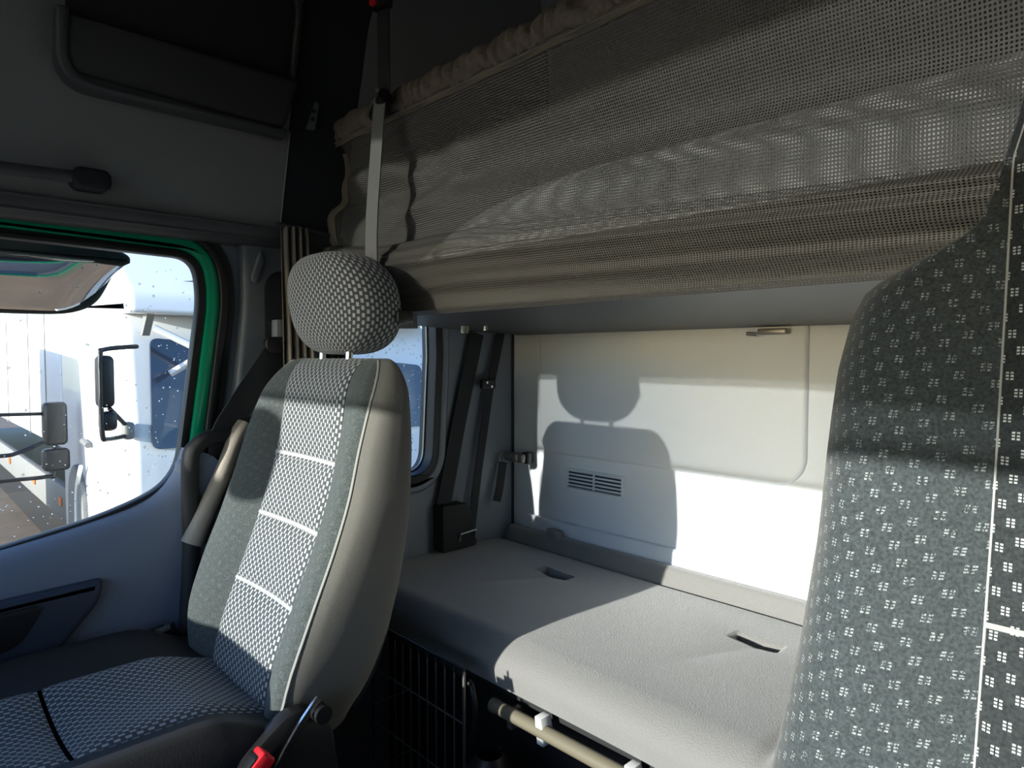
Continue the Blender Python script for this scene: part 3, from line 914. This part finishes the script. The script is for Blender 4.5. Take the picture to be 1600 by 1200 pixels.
tube('stand', [(-.90, .80, 0), (-.90, .80, .17)], .04, 'black', cn, 16)
tube('hoop', [(-.985 + .02 * math.sin(a), .82, .50 + .06 * math.cos(a)) for a in [k * math.pi / 10 for k in range(11)]], .006, 'black', cn, 8)

# ================================================================== UPPER BUNK, NET, STRAPS
ub = thing('upper_bunk', 'grey underside and mattress of the folded down upper bunk', 'bunk')
def bz(y): return 1.296 - .030 * (y - .80) / .67
prism('base_board', ccw([(.826, bz(.826)), (1.462, bz(1.462)), (1.462, bz(1.462) + .03), (.826, bz(.826) + .03)]), 'x', XL + .04, XR - .06, 'trim', ub, bev=.004)
box('front_fascia', (XL + .10, .835, 1.325), (XR - .08, .85, 1.40), 'bunk_pad', ub, .004)
prism('mattress', ccw(round_poly([(-1.38, 1.335), (XR - .1, 1.335), (XR - .1, 1.53), (-.80, 1.53), (-1.05, 1.50), (-1.38, 1.37)], [.02, .02, .05, .1, .12, .02], 8)), 'y', .882, 1.44, 'bed_sheet', ub, bev=.03, seg=5)
for x in (-.66, -.10):
    h = box('latch', (x - .045, 1.435, 1.249), (x + .02, 1.462, 1.262), 'steel', ub, .003)
    tube('latch_pin', [(x - .05, 1.448, 1.25), (x - .075, 1.448, 1.252)], .005, 'chrome', h, 8)
tube('support_knob', [(-1.38, 1.14, 1.262), (-1.38, 1.14, 1.285)], .011, 'steel', ub, 12)
tube('support_knob', [(-1.33, 1.17, 1.268), (-1.33, 1.17, 1.285)], .006, 'chrome', ub, 12)

nn = thing('safety_net', 'taupe mesh safety net across the front of the upper bunk', 'net')
NX0, NX1 = -1.435, .54
from mathutils import noise as _n
def netpt(x, t):
    """t 0 bottom (under the bunk edge) .. 1 top hem"""
    lf = sstep(-.85, -1.25, x)                       # 1 at the gathered left end
    zc = lerp_tab([(-1.44, 1.462), (-1.25, 1.44), (-.925, 1.440), (-.158, 1.395), (.5, 1.36)], x)
    if t < .42:                                      # bulging lower part
        a = t / .42
        z = 1.284 + (zc - 1.284) * a
        y = .806 - .060 * math.sin(math.pi * a ** 1.9) ** .8 + .018 * a + .003 * math.sin(a * 22 + x * 3)
        y += .004 * math.sin(a * 40 + x * 1.5) * a
        if a < .06: y += .01 * (1 - a / .06)
    else:
        a = (t - .42) / .58
        z = zc + (1.70 - zc) * a
        y = .824 + .022 * math.sin(math.pi * a) * (1 - .4 * lf)
        fold = math.sin((z * 52 + x * 3.5)) + .6 * math.sin(z * 31 - x * 4.6 + 1)
        y += .012 * math.sin(z * 38 + x * 2.6 + .6) * math.sin(math.pi * min(1, a * 1.1)) * (1 - lf)
        y += .0045 * fold * math.sin(math.pi * min(1, a * 1.15)) * (1 - .5 * lf)
        y -= .03 * a ** 4
        wr_ = _n.noise(Vector((x * 9 + z * 7, z * 16 - x * 5, 0.3)))
        y += lf * .042 * wr_ * math.sin(math.pi * a)
        d = (z - 1.50) - (x + 1.15) * .45
        y -= lf * .02 * math.exp(-(d / .02) ** 2) * math.sin(math.pi * a)
    if x < -1.38: y += .02 * sstep(-1.38, -1.435, x) * math.sin(t * 9)
    y -= .012
    return (x + .012 * lf * math.sin(t * 8) * sstep(-1.3, -1.43, x), y, z)
rows = []; uvs = []
for i in range(121):
    t = i / 120; row = []; uvr = []
    for j in range(241):
        x = NX0 + (NX1 - NX0) * (j / 240) ** 1.0
        row.append(netpt(x, t)); uvr.append((x, t * .47))
    rows.append(row); uvs.append(uvr)
grid('mesh', rows, uvs, 'net', nn)
# flat band under the hem, side binding
rows = [[(NX0 - .004 + (NX1 - NX0) * j / 120, .788 - .0015 * (i % 2) + .002 * math.sin(j * .7), 1.690 + .017 * i / 2) for j in range(121)] for i in range(3)]
grid('hem_band', rows, None, 'band', nn, thick=.003)
tube('stitch_line', [(NX0 + (NX1 - NX0) * j / 100, .784, 1.698) for j in range(101)], .0012, 'sleeve', nn, 4)
tube('side_binding', [Vector(netpt(NX0, t / 40)) + Vector((-.008, -.004, 0)) for t in range(12, 39)], 0, 'band', nn, flat=(.026, .003, (.2, -1, 0)))
# ruched sleeve along the top
rows = []
nj = 900; nk = 20
for k in range(nk + 1):
    a = 2 * math.pi * k / nk; row = []
    for j in range(nj + 1):
        x = NX0 + (NX1 - NX0) * j / nj
        ph = x * 95 + 1.4 * math.sin(x * 23) + 1.7 * math.sin(a + .9) + .8 * math.sin(x * 51)
        ru = abs(math.sin(ph)); r = .0165 + .012 * ru ** .7 + .003 * math.sin(x * 61 + a * 2) - .004 * (abs(math.sin(ph * 1.7 + a)) < .25)
        row.append((x, .797 - r * .75 * math.cos(a), 1.727 + r * 1.05 * math.sin(a)))
    rows.append(row)
grid('ruched_hem', rows, None, 'hem', nn)
tube('snap', [(NX0 + .004, .772, 1.708), (NX0 + .004, .778, 1.708)], .005, 'chrome', nn, 10)
tube('hem_rod', [(NX0 - .05, .797, 1.727), (NX1, .797, 1.727)], .008, 'black', nn, 8)

st = thing('net_strap', 'retaining strap hanging from the ceiling in front of the net', 'strap')
SXX = -1.165
tube('upper_webbing', [(SXX, .752, 2.2), (SXX, .752, 1.72)], 0, 'webbing', st, flat=(.030, .003, (.3, -1, 0)))
tube('lower_webbing', catmull([(SXX - .002, .744, 1.72), (SXX, .732, 1.60), (SXX, .722, 1.48), (SXX, .720, 1.40), (SXX, .728, 1.31), (SXX, .765, 1.276), (SXX, .83, 1.274)], 6), 0, 'webbing_grey', st, flat=(.030, .003, (.3, -1, 0)))
cl = tube('clip', [(SXX - .055, .765, 1.702), (SXX + .015, .745, 1.722)], .014, 'black', st, 12)
tube('clip_pin', [(SXX + .006, .735, 1.727), (SXX + .01, .729, 1.728)], .005, 'chrome', cl, 10)
bb = prism('buckle', rrect(SXX - .024, SXX + .022, 1.895, 2.0, .008), 'y', .738, .762, 'black', st, bev=.004)
prism('release_button', rrect(SXX - .02, SXX - .002, 1.903, 1.935, .004), 'y', .731, .742, 'red', bb, bev=.002)

# ================================================================== LEFT REAR CORNER HARDWARE
bs = thing('bunk_belt', 'black bunk belt strung down the side wall behind the quarter window', 'belt')
tube('webbing', [(-1.535, 1.315, 1.27), (-1.538, 1.245, 1.0), (-1.532, 1.178, .745)], 0, 'webbing', bs, flat=(.052, .003, (1, 0, 0)))
tube('webbing', [(-1.532, 1.412, 1.272), (-1.53, 1.362, 1.10), (-1.526, 1.312, .86), (-1.52, 1.275, .665)], 0, 'webbing', bs, flat=(.030, .003, (1, 0, 0)))
lt = prism('latch_plate', rrect(1.318, 1.372, 1.10, 1.13, .006), 'x', -1.528, -1.512, 'black', bs, bev=.003)
tube('rivet', [(-1.513, 1.333, 1.12), (-1.508, 1.333, 1.12)], .004, 'chrome', lt, 8)
tube('rivet', [(-1.513, 1.352, 1.107), (-1.508, 1.352, 1.107)], .004, 'chrome', lt, 8)
prism('retractor_box', ccw(round_poly([(1.155, .632), (1.285, .632), (1.275, .70), (1.25, .765), (1.155, .77)], [.01] * 5, 4)), 'x', XL, -1.50, 'black_soft', bs, bev=.005)
tube('metal_loop', [(-1.50, 1.215, .658), (-1.495, 1.215, .678), (-1.495, 1.275, .682), (-1.50, 1.275, .66)], .004, 'chrome', bs, 8)

gp = thing('corner_strap_hook', 'dark hook bar with a short hanging strap in the rear corner', 'hook')
box('bar', (-1.535, 1.425, .868), (-1.455, 1.452, .896), 'steel', gp, .006)
box('mount', (-1.475, 1.445, .865), (-1.45, 1.475, .90), 'black', gp, .003)
tube('ring', [(-1.536 + .0 * k, 1.423 + .016 * math.cos(k * math.pi / 8), .876 + .018 * math.sin(k * math.pi / 8)) for k in range(16)], .0028, 'chrome', gp, 6, closed=True)
tube('strap', catmull([(-1.53, 1.418, .866), (-1.528, 1.408, .82), (-1.526, 1.395, .77), (-1.528, 1.388, .745)], 4), 0, 'webbing', gp, flat=(.026, .004, (1, -.3, 0)))

vg = thing('vent_grille', 'grey slotted air vent in the lower rear wall', 'vent')
VX0, VX1, VZ0, VZ1 = -1.312, -1.103, .806, .868
prism('frame', rrect(VX0, VX1, VZ0, VZ1, .006, 4), 'y', YB - .008, YB + .002, 'wall_light', vg, bev=.002, holes=[rrect(VX0 + .007, VX1 - .007, VZ0 + .007, VZ1 - .007, .002, 2)])
box('duct', (VX0 + .004, YB - .0025, VZ0 + .004), (VX1 - .004, YB - .0005, VZ1 - .004), 'upper_dark', vg)
for k in range(5):
    z = VZ0 + .010 + k * .0105
    prism('slat', ccw([(YB - .0015, z), (YB - .007, z + .001), (YB - .0065, z + .0045), (YB - .0015, z + .006)]), 'x', VX0 + .006, VX1 - .006, 'wall_light', vg)
box('divider', ((VX0 + VX1) / 2 - .002, YB - .0078, VZ0 + .006), ((VX0 + VX1) / 2 + .002, YB - .001, VZ1 - .006), 'wall_light', vg)

# ================================================================== OUTSIDE
GZ = -1.15
g = box('ground', (-60, -60, GZ - .1), (60, 60, GZ), 'ground'); struct(g)
# kerb mirror over the passenger window
km = thing('kerb_mirror', 'rounded kerb mirror hanging outside above the passenger window', 'mirror')
KX = -1.80
top_ = catmull([(-.06, 1.45, 0), (.05, 1.468, 0), (.194, 1.464, 0), (.321, 1.456, 0), (.404, 1.430, 0), (.414, 1.41, 0)], 6)
out_ = [(p.x, p.y) for p in top_] + [(p.x, p.y) for p in catmull([(.405, 1.385, 0), (.375, 1.33, 0), (.33, 1.303, 0), (.257, 1.296, 0), (.12, 1.298, 0), (0, 1.315, 0), (-.06, 1.37, 0)], 6)]
prism('housing', ccw(out_), 'x', KX - .07, KX, 'black_soft', km, bev=.02, seg=4)
rows = []
for i in range(17):
    b = i / 16; row = []
    zl = 1.402 - .008
    for j in range(33):
        a = j / 32; y = -.05 + .455 * a
        zt = min(1.412 - .0 * a, 1.408)
        zb = 1.302 + .10 * max(0, (abs(y - .16) - .12) / .13) ** 2
        zb = min(zb, zt)
        z = zt + (zb - zt) * b
        row.append((KX + .004 + .115 * (1 - b) + .006 * math.sin(math.pi * b) + .012 * math.sin(math.pi * a), y, z))
    rows.append(row)
grid('mirror_glass', rows, None, 'mirror', km, thick=.002)
prism('visor_lid', ccw([(p.x, p.y) for p in top_] + [(.40, 1.402), (.2, 1.404), (-.06, 1.404)]), 'x', KX - .01, KX + .126, 'black_soft', km, bev=.01, seg=3)
tube('mount', [(KX - .03, .05, 1.45), (KX + .05, .05, 1.50), (XL - .05, .05, 1.49)], .016, 'black', km, 10)
# corner mirror standing ahead of the windscreen corner
fm = thing('corner_mirror', 'rounded mirror outside the windscreen corner beyond the frame', 'mirror')
rows = []
for i in range(17):
    ph = -math.pi / 2 + math.pi * i / 16
    rows.append([(-1.365 + .068 * sup(math.cos(ph), .7) * sup(math.cos(a * 2 * math.pi / 32), .8), -.88 + .05 * math.cos(ph) * math.sin(a * 2 * math.pi / 32), 1.335 + .10 * sup(math.sin(ph), .8)) for a in range(33)])
grid('housing', rows, None, 'black_soft', fm)
tube('arm', [(-1.45, -.88, 1.42), (-1.48, -.85, 1.8), (-1.45, -.70, 2.0)], .014, 'black', fm, 8)

# white truck parked across, its nose towards the cab
tk = thing('white_truck', 'white box truck parked outside with its front towards the door', 'truck')
FX = -4.2
prism('cab', ccw(round_poly([(FX, GZ + .45), (FX, .62), (FX - .12, 1.34), (FX - .25, 1.50), (FX - 2.0, 1.60), (FX - 2.0, GZ + .45)], [.08, .05, .05, .15, .1, .02])), 'y', 1.02, 3.20, 'white_paint', tk, bev=.05, seg=4)
for (y0, y1) in ((1.12, 3.10),):
    ws = prism('windscreen', ccw(round_poly([(y0, .66), (y1, .66), (y1 - .03, 1.13), (y0 + .03, 1.31)], [.05] * 4)), 'x', 0, .02, 'dark_glass', tk)
    for v in ws.data.vertices: v.co.x += FX + .002 - (v.co.z - .62) / .72 * .12
prism('roof_deflector', ccw(round_poly([(FX + .12, 1.44), (FX + .10, 1.56), (FX - .5, 1.95), (FX - 1.5, 2.05), (FX - 1.5, 1.5)], [.03, .1, .1, .05, 0])), 'y', .98, 3.24, 'white_paint', tk, bev=.05, seg=4)
prism('deflector_bracket', ccw([(FX + .05, 1.44), (FX - .03, 1.44), (FX - .10, 1.32), (FX - .06, 1.32)]), 'y', 1.10, 1.14, 'grey_paint', tk)
prism('deflector_slot', ccw([(1.30, 1.64), (1.55, 1.64), (1.55, 1.67)]), 'x', FX + .03, FX + .05, 'black', tk)
prism('side_window', ccw(round_poly([(FX - .35, .66), (FX - .25, 1.32), (FX - 1.0, 1.34), (FX - 1.0, .70)], [.04] * 4)), 'y', 1.010, 1.025, 'white_paint', tk)
tube('door_handle', [(FX - .98, .995, .60), (FX - 1.15, .995, .615)], .02, 'grey_paint', tk, 8)
prism('wheel_arch', ccw(round_poly([(FX - 1.75, GZ + .5), (FX - 1.65, .30), (FX - 1.45, .45), (FX - 1.2, .30), (FX - 1.05, GZ + .5)], [.05, .2, .2, .2, .05])), 'y', .985, 1.05, 'grey_paint', tk, bev=.02)
tube('tyre', [(FX - 1.4, 1.0, GZ + .48), (FX - 1.4, 1.3, GZ + .48)], .48, 'rubber', tk, 28)
box('box_body', (-16, 1.04, .45), (-6.35, 3.25, 3.1), 'white_paint', tk, .03)
for x in (-7.0, -7.9, -9.4): box('panel_joint', (x - .012, 1.035, .45), (x + .012, 1.042, 3.1), 'grey_paint', tk)
box('tool_locker', (-6.32, 1.10, .12), (-5.85, 2.9, .40), 'grey_paint', tk, .02)
sg_ = box('side_guard', (-15, 1.06, -.17), (-5.95, 1.12, .12), 'grey_paint', tk, .01)
for x in (-6.6, -7.9, -9.6): box('reflector', (x - .06, 1.05, -.05), (x + .06, 1.062, .02), 'orange', sg_)
box('underbody', (-15, 1.3, GZ + .3), (-5.9, 3.0, -.1), 'black', tk)
tube('mud_wing_edge', catmull([(-5.35, .98, .44), (-5.5, .98, .25), (-5.53, .98, .0)], 5), .015, 'white_plastic', tk, 6)
# its mirror pair on a bent tube
mp = thing('truck_mirror_pair', 'black mirror pair on a bent tube beside the white truck windscreen', 'mirror')
tube('arm', catmull([(-4.22, 1.06, 1.255), (-4.12, .98, 1.25), (-4.05, .86, 1.235), (-4.03, .838, 1.20), (-4.03, .836, .95), (-4.03, .84, .78), (-4.06, .87, .755), (-4.2, 1.0, .752)], 8), .013, 'black', mp, 8)
tube('arm', [(-4.2, 1.0, .80), (-4.05, .88, .92)], .012, 'black', mp, 8)
box('main_mirror', (-4.13, .825, .925), (-4.02, .905, 1.205), 'black', mp, .03, 4)
box('wide_mirror', (-4.12, .835, .80), (-4.02, .915, .905), 'black', mp, .03, 4)
box('foot', (-4.24, .97, .73), (-4.16, 1.03, .83), 'grey_paint', mp, .02, 3)
tube('bracket', [(-4.10, 1.20, 1.10), (-4.02, 1.37, 1.22)], .02, 'white_plastic', mp, 8)
tube('bracket', [(-4.10, 1.12, 1.36), (-4.02, 1.37, 1.22)], .02, 'white_plastic', mp, 8)

# neighbouring truck out of the frame whose mirrors reach into view
t2 = thing('second_truck', 'white truck beyond the frame edge carrying the far mirror pair', 'truck')
prism('cab', ccw(round_poly([(-5.4, GZ + .4), (-5.4, .6), (-5.55, 1.4), (-7.3, 1.5), (-7.3, GZ + .4)], [.05] * 5)), 'y', -2.0, .12, 'white_paint', t2, bev=.04, seg=3)
tube('tyre', [(-6.6, -.2, GZ + .48), (-6.6, .13, GZ + .48)], .48, 'rubber', t2, 28)
m2 = thing('far_mirror_pair', 'black mirror pair on three thin arms at the far edge of the window', 'mirror')
box('main_mirror', (-5.62, .80, .58), (-5.50, .94, .88), 'black', m2, .03, 4)
box('wide_mirror', (-5.62, .79, .40), (-5.50, .95, .555), 'black', m2, .03, 4)
tube('arm', [(-5.57, .125, .82), (-5.57, .82, .80)], .012, 'black', m2, 8)
tube('arm', catmull([(-5.57, .125, .53), (-5.57, .55, .53), (-5.57, .65, .54), (-5.57, .80, .60)], 5), .014, 'black', m2, 8)
tube('arm', catmull([(-5.57, .125, .36), (-5.57, .6, .36), (-5.57, .82, .36), (-5.57, .865, .40), (-5.57, .868, .86)], 5), .014, 'black', m2, 8)
